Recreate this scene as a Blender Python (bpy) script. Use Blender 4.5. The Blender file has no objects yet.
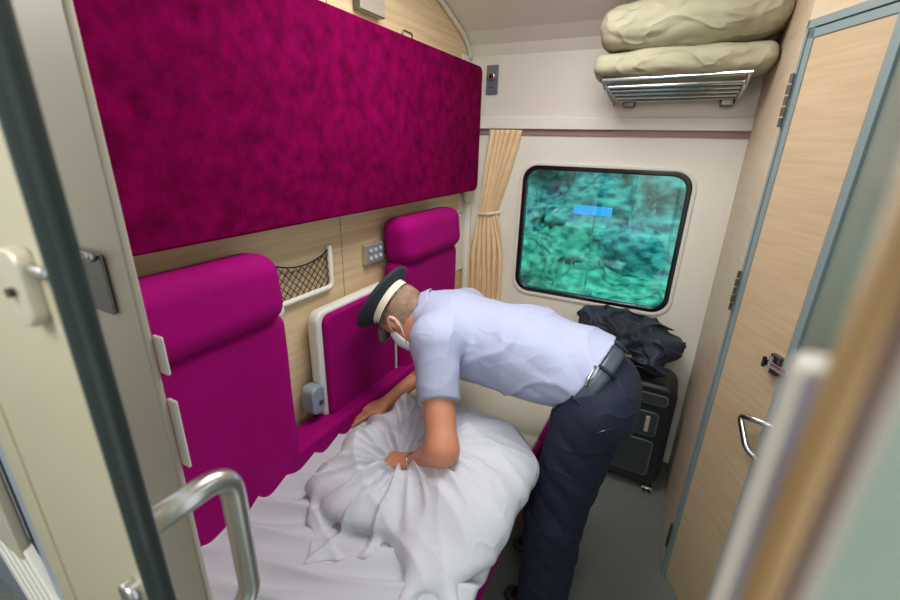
import bpy, bmesh, math, random
import numpy as np
from mathutils import Vector, Matrix
random.seed(4)
sc = bpy.context.scene
COL = sc.collection
PI = math.pi

# ------------------------------------------------------------------ camera, light, exposure
cam_d = bpy.data.cameras.new('camera'); cam = bpy.data.objects.new('camera', cam_d); COL.objects.link(cam)
cam_d.sensor_width = 36.0; cam_d.lens = 36.0*428/900
cam_d.clip_start = 0.01
CZ = np.array((-32.0, -1171.0, 428.0)); CZ = -CZ/np.linalg.norm(CZ)
CY = np.array((234.0, 154.0, 428.0)); CY = CY-CY@CZ*CZ; CY /= np.linalg.norm(CY)
CX = np.cross(CY, CZ); CX = CX if CX[0] > 0 else -CX
R3 = np.array([CX, CY, CZ])                      # world = R3 @ (right, up, forward)
M = Matrix(((R3[0, 0], R3[0, 1], -R3[0, 2]), (R3[1, 0], R3[1, 1], -R3[1, 2]), (R3[2, 0], R3[2, 1], -R3[2, 2])))
cam.matrix_world = Matrix.Translation((0, 0, 1.75)) @ M.to_4x4()
sc.camera = cam
cam_d.dof.use_dof = True; cam_d.dof.focus_distance = 1.75; cam_d.dof.aperture_fstop = 4.0

w = bpy.data.worlds.new('world'); sc.world = w; w.use_nodes = True
w.node_tree.nodes['Background'].inputs[0].default_value = (0.93, 0.97, 1.0, 1)
w.node_tree.nodes['Background'].inputs[1].default_value = 0.75

def area(name, loc, size, energy, color, rot=(0, 0, 0)):
    l = bpy.data.lights.new(name, 'AREA'); l.shape = 'RECTANGLE'; l.size, l.size_y = size
    l.energy = energy; l.color = color
    o = bpy.data.objects.new(name, l); o.location = loc; o.rotation_euler = rot; COL.objects.link(o); return o
area('corridor_area_light_left', (-2.4, -.5, 2.4), (1.4, .5), 8, (1.0, .97, .93))  # second unseen light, further left in the corridor
area('ceiling_lamp_light', (-0.42, 1.25, 2.445), (0.55, 0.9), 14, (1.0, 0.98, 0.95))
area('corridor_area_light', (0.0, -0.55, 2.4), (1.4, 0.5), 19, (1.0, 0.985, 0.97), (math.radians(25), 0, 0))  # unseen light added in the corridor behind the camera
sun_d = bpy.data.lights.new('sun', 'SUN'); sun_d.energy = 3.6; sun_d.angle = 0.2; sun_d.color = (1, 0.98, 0.94)
sun = bpy.data.objects.new('sun', sun_d); sun.rotation_euler = (math.radians(38), math.radians(12), 0); COL.objects.link(sun)

sc.view_settings.view_transform = 'Standard'; sc.view_settings.look = 'None'
sc.view_settings.gamma = 1; sc.view_settings.use_curve_mapping = False
sc.view_settings.exposure = 0.5

# ------------------------------------------------------------------ materials
def srgb(r, g, b):
    f = lambda c: (c/255/12.92) if c/255 <= 0.04045 else ((c/255+0.055)/1.055)**2.4
    return (f(r), f(g), f(b), 1)
def mat(name, rgb, rough=0.5, metal=0, rgb2=None, scale=8, stretch=(1, 1, 1), bump=0, bscale=60, sheen=0, detail=4, coat=0, contrast=(0.35, 0.65), spec=.5, crease=0):
    m = bpy.data.materials.new(name); m.use_nodes = True
    nt = m.node_tree; b = nt.nodes['Principled BSDF']; L = nt.links
    b.inputs['Base Color'].default_value = srgb(*rgb); b.inputs['Roughness'].default_value = rough
    b.inputs['Metallic'].default_value = metal; b.inputs['Specular IOR Level'].default_value = spec
    if sheen:
        b.inputs['Sheen Weight'].default_value = sheen; b.inputs['Sheen Roughness'].default_value = 0.45
        b.inputs['Sheen Tint'].default_value = srgb(*[min(255, int(c*1.2)+25) for c in rgb])
    if coat: b.inputs['Coat Weight'].default_value = coat
    if rgb2 or bump:
        tc = nt.nodes.new('ShaderNodeTexCoord'); mp = nt.nodes.new('ShaderNodeMapping')
        mp.inputs['Scale'].default_value = stretch; L.new(tc.outputs['Object'], mp.inputs[0])
    if rgb2:
        n = nt.nodes.new('ShaderNodeTexNoise'); n.inputs['Scale'].default_value = scale; n.inputs['Detail'].default_value = detail
        L.new(mp.outputs[0], n.inputs['Vector'])
        r = nt.nodes.new('ShaderNodeValToRGB'); r.color_ramp.elements[0].color = srgb(*rgb); r.color_ramp.elements[1].color = srgb(*rgb2)
        r.color_ramp.elements[0].position, r.color_ramp.elements[1].position = contrast
        L.new(n.outputs['Fac'], r.inputs[0]); L.new(r.outputs[0], b.inputs['Base Color'])
    if bump:
        n2 = nt.nodes.new('ShaderNodeTexNoise'); n2.inputs['Scale'].default_value = bscale; n2.inputs['Detail'].default_value = 3
        L.new(mp.outputs[0], n2.inputs['Vector'])
        bp = nt.nodes.new('ShaderNodeBump'); bp.inputs['Strength'].default_value = bump; bp.inputs['Distance'].default_value = 0.01
        L.new(n2.outputs['Fac'], bp.inputs['Height']); L.new(bp.outputs[0], b.inputs['Normal'])
        if crease:                                   # sharp-crested cloth creases: ridged, distorted noise
            n3 = nt.nodes.new('ShaderNodeTexNoise'); n3.inputs['Scale'].default_value = 6; n3.inputs['Detail'].default_value = 1; n3.inputs['Distortion'].default_value = .7
            mp2 = nt.nodes.new('ShaderNodeMapping'); mp2.inputs['Scale'].default_value = (1.0, 1.6, 1.3); mp2.inputs['Rotation'].default_value = (.3, .4, .6)
            L.new(tc.outputs['Object'], mp2.inputs[0]); L.new(mp2.outputs[0], n3.inputs['Vector'])
            def mth(op, a, v):
                q = nt.nodes.new('ShaderNodeMath'); q.operation = op; L.new(a, q.inputs[0])
                if v is not None: q.inputs[1].default_value = v
                return q.outputs[0]
            a = mth('ABSOLUTE', mth('SUBTRACT', n3.outputs['Fac'], .5), None); a = mth('MULTIPLY', a, 9.0); a = mth('SUBTRACT', a, 1.0); a = mth('MINIMUM', a, 0.0); a = mth('POWER', mth('ABSOLUTE', a, None), 1.6)
            b2_ = nt.nodes.new('ShaderNodeBump'); b2_.inputs['Strength'].default_value = crease; b2_.inputs['Distance'].default_value = 0.012
            L.new(a, b2_.inputs['Height']); L.new(bp.outputs[0], b2_.inputs['Normal']); L.new(b2_.outputs[0], b.inputs['Normal'])
    return m
MT = dict(
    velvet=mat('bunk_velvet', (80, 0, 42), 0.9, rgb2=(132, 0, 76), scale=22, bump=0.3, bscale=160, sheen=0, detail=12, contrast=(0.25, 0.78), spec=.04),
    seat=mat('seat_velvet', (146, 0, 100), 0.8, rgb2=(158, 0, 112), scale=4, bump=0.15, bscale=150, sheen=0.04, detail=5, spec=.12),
    oak=mat('oak_laminate', (214, 186, 146), 0.45, rgb2=(228, 204, 168), scale=6, stretch=(1, .35, 9), detail=6),
    oakdoor=mat('door_laminate', (190, 166, 132), 0.4, rgb2=(200, 178, 146), scale=5, stretch=(1, 1, 14), detail=6),
    oakside=mat('side_laminate', (204, 184, 156), 0.4, rgb2=(212, 194, 168), scale=5, stretch=(1, 1, 9), detail=5),
    cream=mat('cream_panel', (234, 231, 220), 0.4),
    cream2=mat('cream_upper_panel', (226, 221, 211), 0.4),
    creamdoor=mat('cream_door_leaf', (178, 170, 148), 0.35),
    white=mat('white_plastic', (225, 225, 218), 0.35),
    ceil=mat('ceiling_paint', (224, 218, 210), 0.5),
    steel=mat('brushed_steel', (198, 190, 174), 0.42, .35, bump=0.05, bscale=90, stretch=(1, 1, .05)),
    steel2=mat('polished_steel', (205, 205, 205), 0.2, 1),
    hsteel=mat('handle_steel', (214, 212, 210), 0.28, .95),
    dsteel=mat('dark_steel', (120, 118, 116), 0.35, 1),
    rubber=mat('black_rubber', (44, 54, 55), 0.38, coat=0.3),
    grey=mat('grey_green_frame', (140, 158, 160), 0.4, 0.25),
    greypan=mat('grey_green_panel', (140, 156, 148), 0.25, 0.5),
    teal=mat('pale_teal_panel', (146, 170, 156), 0.5),
    gold=mat('bronze_tone', (112, 88, 48), 0.5, 0.3),
    brown=mat('taupe_reflection', (134, 118, 106), 0.4, 0.5),
    nearcream=mat('near_cream_reflection', (182, 178, 166), 0.5),  # reflection tone on the near jamb
    lilac=mat('lilac_grey_tone', (120, 116, 122), 0.4, 0.3),
    shadowline=mat('pinkish_shadow_line', (150, 124, 118), 0.5),
    curtain=mat('curtain_cloth', (236, 206, 162), 0.7, rgb2=(242, 216, 178), scale=20, sheen=0.2),
    khaki=mat('khaki_cotton', (178, 174, 148), 0.85, bump=0.15, bscale=200, crease=.5, spec=.3),
    sheet=mat('white_sheet', (204, 207, 216), 0.75, bump=0.05, bscale=120, crease=.16, spec=.3),
    mattress=mat('beige_mattress_cover', (196, 190, 172), 0.8, bump=0.15, bscale=250),
    flatsheet=mat('flat_white_sheet', (200, 202, 211), 0.75, bump=0.05, bscale=120, spec=.3),
    shirt=mat('pale_blue_shirt', (164, 171, 199), 0.75, bump=0.08, bscale=250, crease=.16, spec=.3),
    navy=mat('navy_trousers', (28, 34, 54), 0.75, bump=0.1, bscale=300, sheen=0.1, crease=.3, spec=.3),
    belt=mat('slate_belt', (62, 74, 86), 0.4),
    skin=mat('skin', (200, 134, 100), 0.5, rgb2=(206, 142, 112), scale=14),
    hair=mat('grey_brown_hair', (112, 88, 70), 0.8, rgb2=(168, 138, 114), scale=22, contrast=(.3,.7), stretch=(1, 1, 1), bump=0.4, bscale=300, detail=6),
    cap=mat('cap_dark_blue', (40, 48, 58), 0.85),
    capband=mat('cap_cream_band', (222, 214, 190), 0.7),
    gloss=mat('glossy_black', (18, 18, 22), 0.2, coat=0.5),
    maskm=mat('face_mask', (232, 236, 240), 0.8),
    coat=mat('dark_garment', (22, 26, 34), 0.6, rgb2=(36, 46, 66), scale=5, sheen=0.3, bump=.1, crease=.5),
    lug=mat('luggage_shell', (24, 27, 28), 0.4, bump=0.1, bscale=300),
    luggrey=mat('luggage_ribbed', (78, 88, 90), 0.45),
    lugtag=mat('luggage_badge', (30, 70, 84), 0.4),
    orange=mat('orange_print', (196, 122, 60), 0.5),
    floor=mat('speckled_floor', (92, 96, 92), 0.5, rgb2=(120, 124, 118), scale=160, detail=3, contrast=(0.4, 0.75)),
    net=mat('net_cord', (30, 26, 24), 0.8),
    blue=mat('blue_reflection', (70, 170, 230), 0.6),
    bluegrey=mat('blue_grey_plastic', (150, 165, 180), 0.35, 0.2),
    purplegrey=mat('purple_grey_plate', (116, 118, 140), 0.35, 0.3),
    wood=mat('table_wood', (214, 172, 128), 0.5),
)
MT['leaf'] = mat('foliage_green', (20, 104, 86), 0.9, rgb2=(104, 186, 148), scale=11, stretch=(0.5, 1, 1.0), detail=12, contrast=(0.36, 0.66), bump=1, bscale=14, spec=.1)
MT['leaf2'] = mat('foliage_teal', (14, 82, 84), 0.9, rgb2=(96, 176, 152), scale=11, stretch=(0.5, 1, 1.0), detail=12, contrast=(0.36, 0.68), bump=1, bscale=14, spec=.1)
MT['paleleaf'] = mat('pale_foliage', (70, 140, 118), 0.9, rgb2=(136, 186, 170), scale=6, stretch=(.4, 1, 1.6), detail=10, bump=1, bscale=14, spec=.1)
g = bpy.data.materials.new('tinted_glass'); g.use_nodes = True
nt = g.node_tree; nt.nodes.clear()
out = nt.nodes.new('ShaderNodeOutputMaterial'); mx = nt.nodes.new('ShaderNodeMixShader')
tr = nt.nodes.new('ShaderNodeBsdfTransparent'); gl = nt.nodes.new('ShaderNodeBsdfGlossy')
tr.inputs[0].default_value = (0.60, 0.90, 0.98, 1); gl.inputs['Roughness'].default_value = 0.03
mx.inputs[0].default_value = 0.16
nt.links.new(tr.outputs[0], mx.inputs[1]); nt.links.new(gl.outputs[0], mx.inputs[2]); nt.links.new(mx.outputs[0], out.inputs[0])
MT['glass'] = g
e = bpy.data.materials.new('lamp_diffuser'); e.use_nodes = True
e.node_tree.nodes['Principled BSDF'].inputs['Emission Color'].default_value = (1, .96, .9, 1)
e.node_tree.nodes['Principled BSDF'].inputs['Emission Strength'].default_value = 3
MT['lamp'] = e

# ------------------------------------------------------------------ mesh helpers
class MB:
    def __init__(s): s.v = []; s.f = []
    def add(s, vs, fs):
        o = len(s.v); s.v += [tuple(map(float, p)) for p in vs]; s.f += [tuple(i+o for i in f) for f in fs]; return s
    def box(s, x0, x1, y0, y1, z0, z1, rot=None, piv=None):
        vs = [(x, y, z) for x in (x0, x1) for y in (y0, y1) for z in (z0, z1)]
        if rot is not None:
            piv = Vector(piv or ((x0+x1)/2, (y0+y1)/2, (z0+z1)/2)); vs = [tuple(rot @ (Vector(p)-piv)+piv) for p in vs]
        return s.add(vs, [(0, 1, 3, 2), (4, 6, 7, 5), (0, 4, 5, 1), (2, 3, 7, 6), (0, 2, 6, 4), (1, 5, 7, 3)])
    def prism(s, poly, o, ux, uy, n, d):
        """polygon (list of 2d) in frame o + a*ux + b*uy, extruded by n*d"""
        o, ux, uy, n = map(Vector, (o, ux, uy, n)); k = len(poly)
        a = [o+ux*p[0]+uy*p[1] for p in poly]; b = [p+n*d for p in a]
        return s.add(a+b, [tuple(range(k)), tuple(range(2*k-1, k-1, -1))]+[(i, i+k, (i+1) % k+k, (i+1) % k) for i in range(k)])
    def tube(s, path, r, seg=12, closed=False):
        P = [Vector(p) for p in path]; n = len(P); rr = r if isinstance(r, (list, tuple)) else [r]*n
        ref = None; vs = []; fs = []
        for i in range(n):
            if closed: t = (P[(i+1) % n]-P[i-1]).normalized()
            else: t = (P[min(i+1, n-1)]-P[max(i-1, 0)]).normalized()
            if ref is None: ref = t.orthogonal().normalized()
            ref = (ref-t*ref.dot(t)).normalized(); bi = t.cross(ref)
            for k in range(seg):
                a = 2*PI*k/seg; vs.append(P[i]+(ref*math.cos(a)+bi*math.sin(a))*rr[i])
        for i in range(n if closed else n-1):
            for k in range(seg):
                j = (i+1) % n; fs.append((i*seg+k, i*seg+(k+1) % seg, j*seg+(k+1) % seg, j*seg+k))
        if not closed: fs += [tuple(range(seg))[::-1], tuple(range((n-1)*seg, n*seg))]
        return s.add(vs, fs)
    def grid(s, fn, nu, nv):
        vs = [fn(i/nu, j/nv) for i in range(nu+1) for j in range(nv+1)]
        return s.add(vs, [(i*(nv+1)+j, (i+1)*(nv+1)+j, (i+1)*(nv+1)+j+1, i*(nv+1)+j+1) for i in range(nu) for j in range(nv)])
    def ring(s, outer, inner, o, ux, uy, n, d):
        """frame between two 2d loops of equal length"""
        o, ux, uy, n = map(Vector, (o, ux, uy, n)); k = len(outer)
        L = [[o+ux*p[0]+uy*p[1]+n*q for p in lp] for q in (0, d) for lp in (outer, inner)]
        vs = sum(L, []); fs = []
        for i in range(k):
            j = (i+1) % k
            fs += [(i, j, k+j, k+i), (2*k+i, 3*k+i, 3*k+j, 2*k+j), (i, 2*k+i, 2*k+j, j), (k+i, k+j, 3*k+j, 3*k+i)]
        return s.add(vs, fs)
def rrect(x0, x1, y0, y1, r, n=6):
    p = []
    for cx, cy, a in ((x1-r, y1-r, 0), (x0+r, y1-r, 90), (x0+r, y0+r, 180), (x1-r, y0+r, 270)):
        for i in range(n+1):
            t = math.radians(a+90*i/n); p.append((cx+r*math.cos(t), cy+r*math.sin(t)))
    return p
def sqr_like(x0, x1, y0, y1, n=6):
    """square contour with the vertex count of rrect, corners at the middle of each arc"""
    return [p for p in rrect(x0, x1, y0, y1, 1e-4, n)]
def arc(path, r=0.03, n=6):
    """round the corners of a polyline"""
    P = [Vector(p) for p in path]; o = [P[0]]
    for i in range(1, len(P)-1):
        a = (P[i-1]-P[i]); b = (P[i+1]-P[i]); q = min(r, a.length*.49, b.length*.49)
        a = P[i]+a.normalized()*q; b = P[i]+b.normalized()*q
        for k in range(n+1):
            t = k/n; o.append(a*(1-t)**2+P[i]*2*t*(1-t)+b*t*t)
    return o+[P[-1]]

ORG = {}
def link(name, v, f, m, parent=None, smooth=False, bevel=0, seg=2, origin=None):
    if parent is not None:
        o3 = ORG.get(parent.name, (0, 0, 0))
    elif origin is not None: o3 = origin
    else:
        a = np.array(v); o3 = tuple((a[:, 0].mean(), a[:, 1].mean(), a[:, 2].min()))
    vv = [(p[0]-o3[0], p[1]-o3[1], p[2]-o3[2]) for p in v]
    me = bpy.data.meshes.new(name); me.from_pydata(vv, [], f); me.validate(); me.update()
    ob = bpy.data.objects.new(name, me); COL.objects.link(ob)
    if m is not None: me.materials.append(MT[m] if isinstance(m, str) else m)
    bm = bmesh.new(); bm.from_mesh(me); bmesh.ops.recalc_face_normals(bm, faces=bm.faces); bm.to_mesh(me); bm.free()
    if parent is not None: ob.parent = parent
    else: ob.location = o3
    ORG[ob.name] = o3
    if smooth:
        for p in me.polygons: p.use_smooth = True
    if bevel:
        bv = ob.modifiers.new('bevel', 'BEVEL'); bv.width = bevel; bv.segments = seg; bv.limit_method = 'ANGLE'; bv.angle_limit = math.radians(40)
        for p in me.polygons: p.use_smooth = True
        wn = ob.modifiers.new('wn', 'WEIGHTED_NORMAL')
    return ob
def obj(name, mb, m, parent=None, **k): return link(name, mb.v, mb.f, m, parent, **k)
def tag(o, label=None, cat=None, group=None, kind=None):
    if label: o['label'] = label
    if cat: o['category'] = cat
    if group: o['group'] = group
    if kind: o['kind'] = kind
    return o
def thing(name, label, cat, loc, group=None):
    o = bpy.data.objects.new(name, None); COL.objects.link(o); o.location = loc; ORG[o.name] = loc
    o.empty_display_size = .05
    return tag(o, label, cat, group)
def struct(name, mb, m, label=None, **k): return tag(obj(name, mb, m, **k), kind='structure', label=label)
def dup(root, dloc, label=None):
    r = root.copy(); COL.objects.link(r); r.location = Vector(root.location)+Vector(dloc)
    if label: r['label'] = label
    for ch in list(root.children):
        c = ch.copy(); COL.objects.link(c); c.parent = r
        for gch in ch.children:
            d = gch.copy(); COL.objects.link(d); d.parent = c
    return r

# ------------------------------------------------------------------ signed-distance modelling (numpy) -> one continuous mesh
class SDF:
    def __init__(s, lo, hi, h, k=0.02):
        s.lo = np.array(lo, float); s.h = h; s.k = k
        s.n = [int((b-a)/h)+2 for a, b in zip(lo, hi)]
        s.ax = [(s.lo[i]+h*np.arange(s.n[i])).astype(np.float32) for i in range(3)]
        s.D = np.full(s.n, 0.2, np.float32)
    def _box(s, lo, hi, k):
        m = k+4*s.h; I = []
        for i in range(3):
            a = max(0, int((lo[i]-m-s.lo[i])/s.h)); b = min(s.n[i], int((hi[i]+m-s.lo[i])/s.h)+2); I.append(slice(a, max(a, b)))
        return tuple(I), np.meshgrid(*[s.ax[i][I[i]] for i in range(3)], indexing='ij')
    def _mix(s, I, d, k, sub=False):
        e = s.D[I]
        if d.size == 0: return
        if sub:
            hh = np.maximum(k-np.abs(-e-d), 0)/k; s.D[I] = np.maximum(e, -d)+hh*hh*k*.25
        else:
            hh = np.maximum(k-np.abs(e-d), 0)/k; s.D[I] = np.minimum(e, d)-hh*hh*k*.25
    def cap(s, a, b, r1, r2=None, k=None, sub=False, flat=None, ff=1.0):
        """tapered capsule; flat = axis along which the section is squashed by ff"""
        r2 = r1 if r2 is None else r2; k = s.k if k is None else k
        a = np.array(a, float); b = np.array(b, float); R = max(r1, r2)*max(1, ff)
        I, (X, Y, Z) = s._box(np.minimum(a, b)-R, np.maximum(a, b)+R, k)
        if X.size == 0: return s
        ba = b-a; L = max(ba@ba, 1e-9)
        px, py, pz = X-a[0], Y-a[1], Z-a[2]
        t = np.clip((px*ba[0]+py*ba[1]+pz*ba[2])/L, 0, 1)
        qx, qy, qz = px-t*ba[0], py-t*ba[1], pz-t*ba[2]
        if flat is not None:
            n = np.array(flat, float); n /= np.linalg.norm(n); dn = qx*n[0]+qy*n[1]+qz*n[2]
            f = 1/ff-1
            qx, qy, qz = qx+dn*f*n[0], qy+dn*f*n[1], qz+dn*f*n[2]
        d = np.sqrt(qx*qx+qy*qy+qz*qz)-(r1+(r2-r1)*t)
        s._mix(I, d.astype(np.float32), k, sub); return s
    def ell(s, c, r, ax=None, k=None, sub=False):
        k = s.k if k is None else k; R = max(r); c = np.array(c, float)
        A = np.eye(3) if ax is None else np.array([np.array(v, float)/np.linalg.norm(v) for v in ax])
        ext = np.sqrt(((A.T*np.array(r))**2).sum(1))
        I, (X, Y, Z) = s._box(c-ext, c+ext, k)
        if X.size == 0: return s
        q = [(X-c[0])*A[i, 0]+(Y-c[1])*A[i, 1]+(Z-c[2])*A[i, 2] for i in range(3)]
        k0 = np.sqrt(sum((q[i]/r[i])**2 for i in range(3))); k1 = np.sqrt(sum((q[i]/r[i]**2)**2 for i in range(3)))+1e-6
        s._mix(I, (k0*(k0-1)/k1).astype(np.float32), k, sub); return s
    def box(s, c, hs, ax=None, r=0.01, k=None, sub=False):
        k = s.k if k is None else k; c = np.array(c, float)
        A = np.eye(3) if ax is None else np.array([np.array(v, float)/np.linalg.norm(v) for v in ax])
        ext = np.abs(A.T)@np.array(hs)
        I, (X, Y, Z) = s._box(c-ext, c+ext, k)
        if X.size == 0: return s
        q = [np.abs((X-c[0])*A[i, 0]+(Y-c[1])*A[i, 1]+(Z-c[2])*A[i, 2])-(hs[i]-r) for i in range(3)]
        d = np.sqrt(sum(np.maximum(t, 0)**2 for t in q))+np.minimum(np.maximum(np.maximum(q[0], q[1]), q[2]), 0)-r
        s._mix(I, d.astype(np.float32), k, sub); return s
    def cut(s, p, n):
        """remove the side the normal points to"""
        n = np.array(n, float); n /= np.linalg.norm(n); p = np.array(p)
        X, Y, Z = np.meshgrid(*s.ax, indexing='ij')
        s.D = np.maximum(s.D, (X-p[0])*n[0]+(Y-p[1])*n[1]+(Z-p[2])*n[2]); return s
    def disp(s, fn, band=0.05):
        m = np.abs(s.D) < band; i, j, k = np.nonzero(m)
        P = np.stack([s.ax[0][i], s.ax[1][j], s.ax[2][k]], 1).astype(float)
        s.D[m] += fn(P).astype(np.float32); return s
    def mesh(s, smooth_it=2):
        D = s.D; n = D.shape; neg = D < 0
        c = np.zeros((n[0]-1, n[1]-1, n[2]-1), np.int8)
        for dx in (0, 1):
            for dy in (0, 1):
                for dz in (0, 1): c += neg[dx:n[0]-1+dx, dy:n[1]-1+dy, dz:n[2]-1+dz]
        act = (c > 0) & (c < 8); ii = np.argwhere(act); idx = np.full(act.shape, -1, np.int64); idx[act] = np.arange(len(ii))
        acc = np.zeros((len(ii), 3)); cnt = np.zeros(len(ii))
        cor = [(0, 0, 0), (1, 0, 0), (0, 1, 0), (1, 1, 0), (0, 0, 1), (1, 0, 1), (0, 1, 1), (1, 1, 1)]
        val = [D[ii[:, 0]+q[0], ii[:, 1]+q[1], ii[:, 2]+q[2]] for q in cor]
        for a, b in ((0, 1), (2, 3), (4, 5), (6, 7), (0, 2), (1, 3), (4, 6), (5, 7), (0, 4), (1, 5), (2, 6), (3, 7)):
            x = (val[a] < 0) != (val[b] < 0); den = np.where(x, val[a]-val[b], 1); t = val[a]/den
            p = np.array(cor[a])+t[:, None]*(np.array(cor[b])-np.array(cor[a])); acc += np.where(x[:, None], p, 0); cnt += x
        V = s.lo+(ii+acc/np.maximum(cnt, 1)[:, None])*s.h
        F = []
        for ax in range(3):
            u, v = (ax+1) % 3, (ax+2) % 3
            sl0 = [slice(None)]*3; sl1 = [slice(None)]*3; sl0[ax] = slice(0, -1); sl1[ax] = slice(1, None)
            ch = neg[tuple(sl0)] != neg[tuple(sl1)]; e = np.argwhere(ch)
            e = e[(e[:, u] > 0) & (e[:, v] > 0) & (e[:, u] < n[u]-1) & (e[:, v] < n[v]-1)]
            fl = neg[tuple(e.T)]
            def off(du, dv):
                q = e.copy(); q[:, u] += du; q[:, v] += dv; return idx[tuple(q.T)]
            Q = np.stack([off(-1, -1), off(0, -1), off(0, 0), off(-1, 0)], 1)
            Q[~fl] = Q[~fl][:, ::-1]; F.append(Q)
        F = np.concatenate(F); F = F[(F >= 0).all(1)]
        for _ in range(smooth_it):
            S = np.zeros_like(V); C = np.zeros(len(V))
            for a in range(4):
                b = (a+1) % 4
                np.add.at(S, F[:, a], V[F[:, b]]); np.add.at(C, F[:, a], 1); np.add.at(S, F[:, b], V[F[:, a]]); np.add.at(C, F[:, b], 1)
            V = V*.5+.5*S/np.maximum(C, 1)[:, None]
        return V.tolist(), F.tolist()
    def obj(s, name, m, parent=None, it=2):
        v, f = s.mesh(it); o = link(name, v, f, m, parent, smooth=True); return o
def nz(P, sc_, seed=0):
    """cheap smooth noise"""
    r = np.random.RandomState(seed); o = 0
    for i in range(5):
        d = r.randn(3); d /= np.linalg.norm(d); o = o+np.sin(P@d*sc_*(1+.35*i)+r.rand()*6.28)
    return o/5
def fold(x): return 1-np.abs(np.sin(x))**.6       # sharp valley, broad crest
U3 = lambda v: np.array(v, float)/np.linalg.norm(v)

# ================================================================== STRUCTURE
XW = -1.14      # seat wall
YE = 2.45       # window wall
XR = 0.26       # right wall
YP = 0.33       # partition to the corridor
m = MB(); m.box(-4.0, 1.2, -1.2, 2.6, -0.05, 0); struct('floor', m, 'floor')
# seat wall, with a slim panel joint
m = MB(); m.box(XW-0.04, XW, YP, 1.292, 0, 2.5); m.box(XW-0.04, XW, 1.298, YE+.03, 0, 2.5); m.box(XW-.04, XW-.006, 1.29, 1.30, 0, 2.5)
struct('wall_left', m, 'oak')
# window wall: lower plate with the window opening
WX0, WX1, WZ0, WZ1 = -0.79, 0.08, 0.905, 1.655
U, N = (1, 0, 0), (0, 1, 0)
m = MB()
hole = rrect(WX0, WX1, WZ0, WZ1, .09, 8)
outer = []
cx, cz = (WX0+WX1)/2, (WZ0+WZ1)/2
for (x, z) in hole:                     # rays out to the plate's edge
    dx, dz = x-cx, z-cz; k = 1e9
    if dx > 1e-9: k = min(k, (XR+.05-cx)/dx)
    if dx < -1e-9: k = min(k, (XW-.05-cx)/dx)
    if dz > 1e-9: k = min(k, (1.83-cz)/dz)
    if dz < -1e-9: k = min(k, (0-cz)/dz)
    outer.append((cx+dx*k, cz+dz*k))
# insert exact corners: nearest contour points snapped
for c in ((XR+.05, 1.83), (XW-.05, 1.83), (XR+.05, 0), (XW-.05, 0)):
    i = min(range(len(outer)), key=lambda q: (outer[q][0]-c[0])**2+(outer[q][1]-c[1])**2); outer[i] = c
m.ring(outer, hole, (0, YE, 0), U, (0, 0, 1), N, .06)
m.box(.213, XR+.02, YE-.008, YE+.01, 0, 1.80)          # cover strip right of the panel groove
struct('wall_end', m, 'cream')
m = MB(); m.box(XW, .262, YE-.035, YE+.02, 1.835, 1.893); tag(struct('trim_1', m, 'cream', bevel=.004))
m = MB(); m.box(XW, .262, YE-.012, YE+.02, 1.806, 1.835); struct('shadow_line_strip', m, 'shadowline')  # shadow line under the rail, built as a darker coloured strip
# upper end wall curving into the ceiling
prof = [(YE-.02, 1.893), (YE-.02, 2.20), (YE-.045, 2.25), (2.33, 2.30), (2.10, 2.38), (1.97, 2.42), (1.85, 2.45)]
m = MB(); m.prism([(y, z) for y, z in prof]+[(1.85, 2.50), (YE+.05, 2.50), (YE+.05, 1.893)], (XW, 0, 0), (0, 1, 0), (0, 0, 1), (1, 0, 0), 1.45)
struct('wall_end_upper', m, 'cream2')
m = MB(); m.box(-1.25, 1.0, YP-.05, 1.95, 2.45, 2.50); struct('ceiling', m, 'ceil')
# trim following the curve on the seat wall
m = MB(); tp = [(XW+.012, y-.012, z-.012) for y, z in prof[1:]]; m.tube(arc(tp, .03), .012, 8); struct('trim_3', m, 'cream2', smooth=True)
m = MB(); m.box(XW, XW+.01, 2.33, YE, 1.0, 2.2); struct('trim_4', m, 'cream')
m = MB(); m.box(XW+.002, XW+.05, YE-.05, YE, 0, 1.80, ); struct('trim_5', m, 'cream', bevel=.02)

# window: silver lip, black gasket, pane
m = MB(); m.ring(rrect(WX0-.012, WX1+.012, WZ0-.012, WZ1+.012, .10, 8), rrect(WX0+.006, WX1-.006, WZ0+.006, WZ1-.006, .085, 8), (0, YE-.012, 0), U, (0, 0, 1), N, .03)
win = struct('window_1', m, 'white', bevel=.004)
m = MB(); m.ring(rrect(WX0+.004, WX1-.004, WZ0+.004, WZ1-.004, .086, 8), rrect(WX0+.03, WX1-.03, WZ0+.03, WZ1-.03, .07, 8), (0, YE-.004, 0), U, (0, 0, 1), N, .04)
obj('gasket', m, 'gloss', win, bevel=.006)
m = MB(); m.prism(rrect(WX0+.02, WX1-.02, WZ0+.02, WZ1-.02, .07, 8), (0, YE+.02, 0), U, (0, 0, 1), N, .006); obj('pane', m, 'glass', win)

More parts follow.
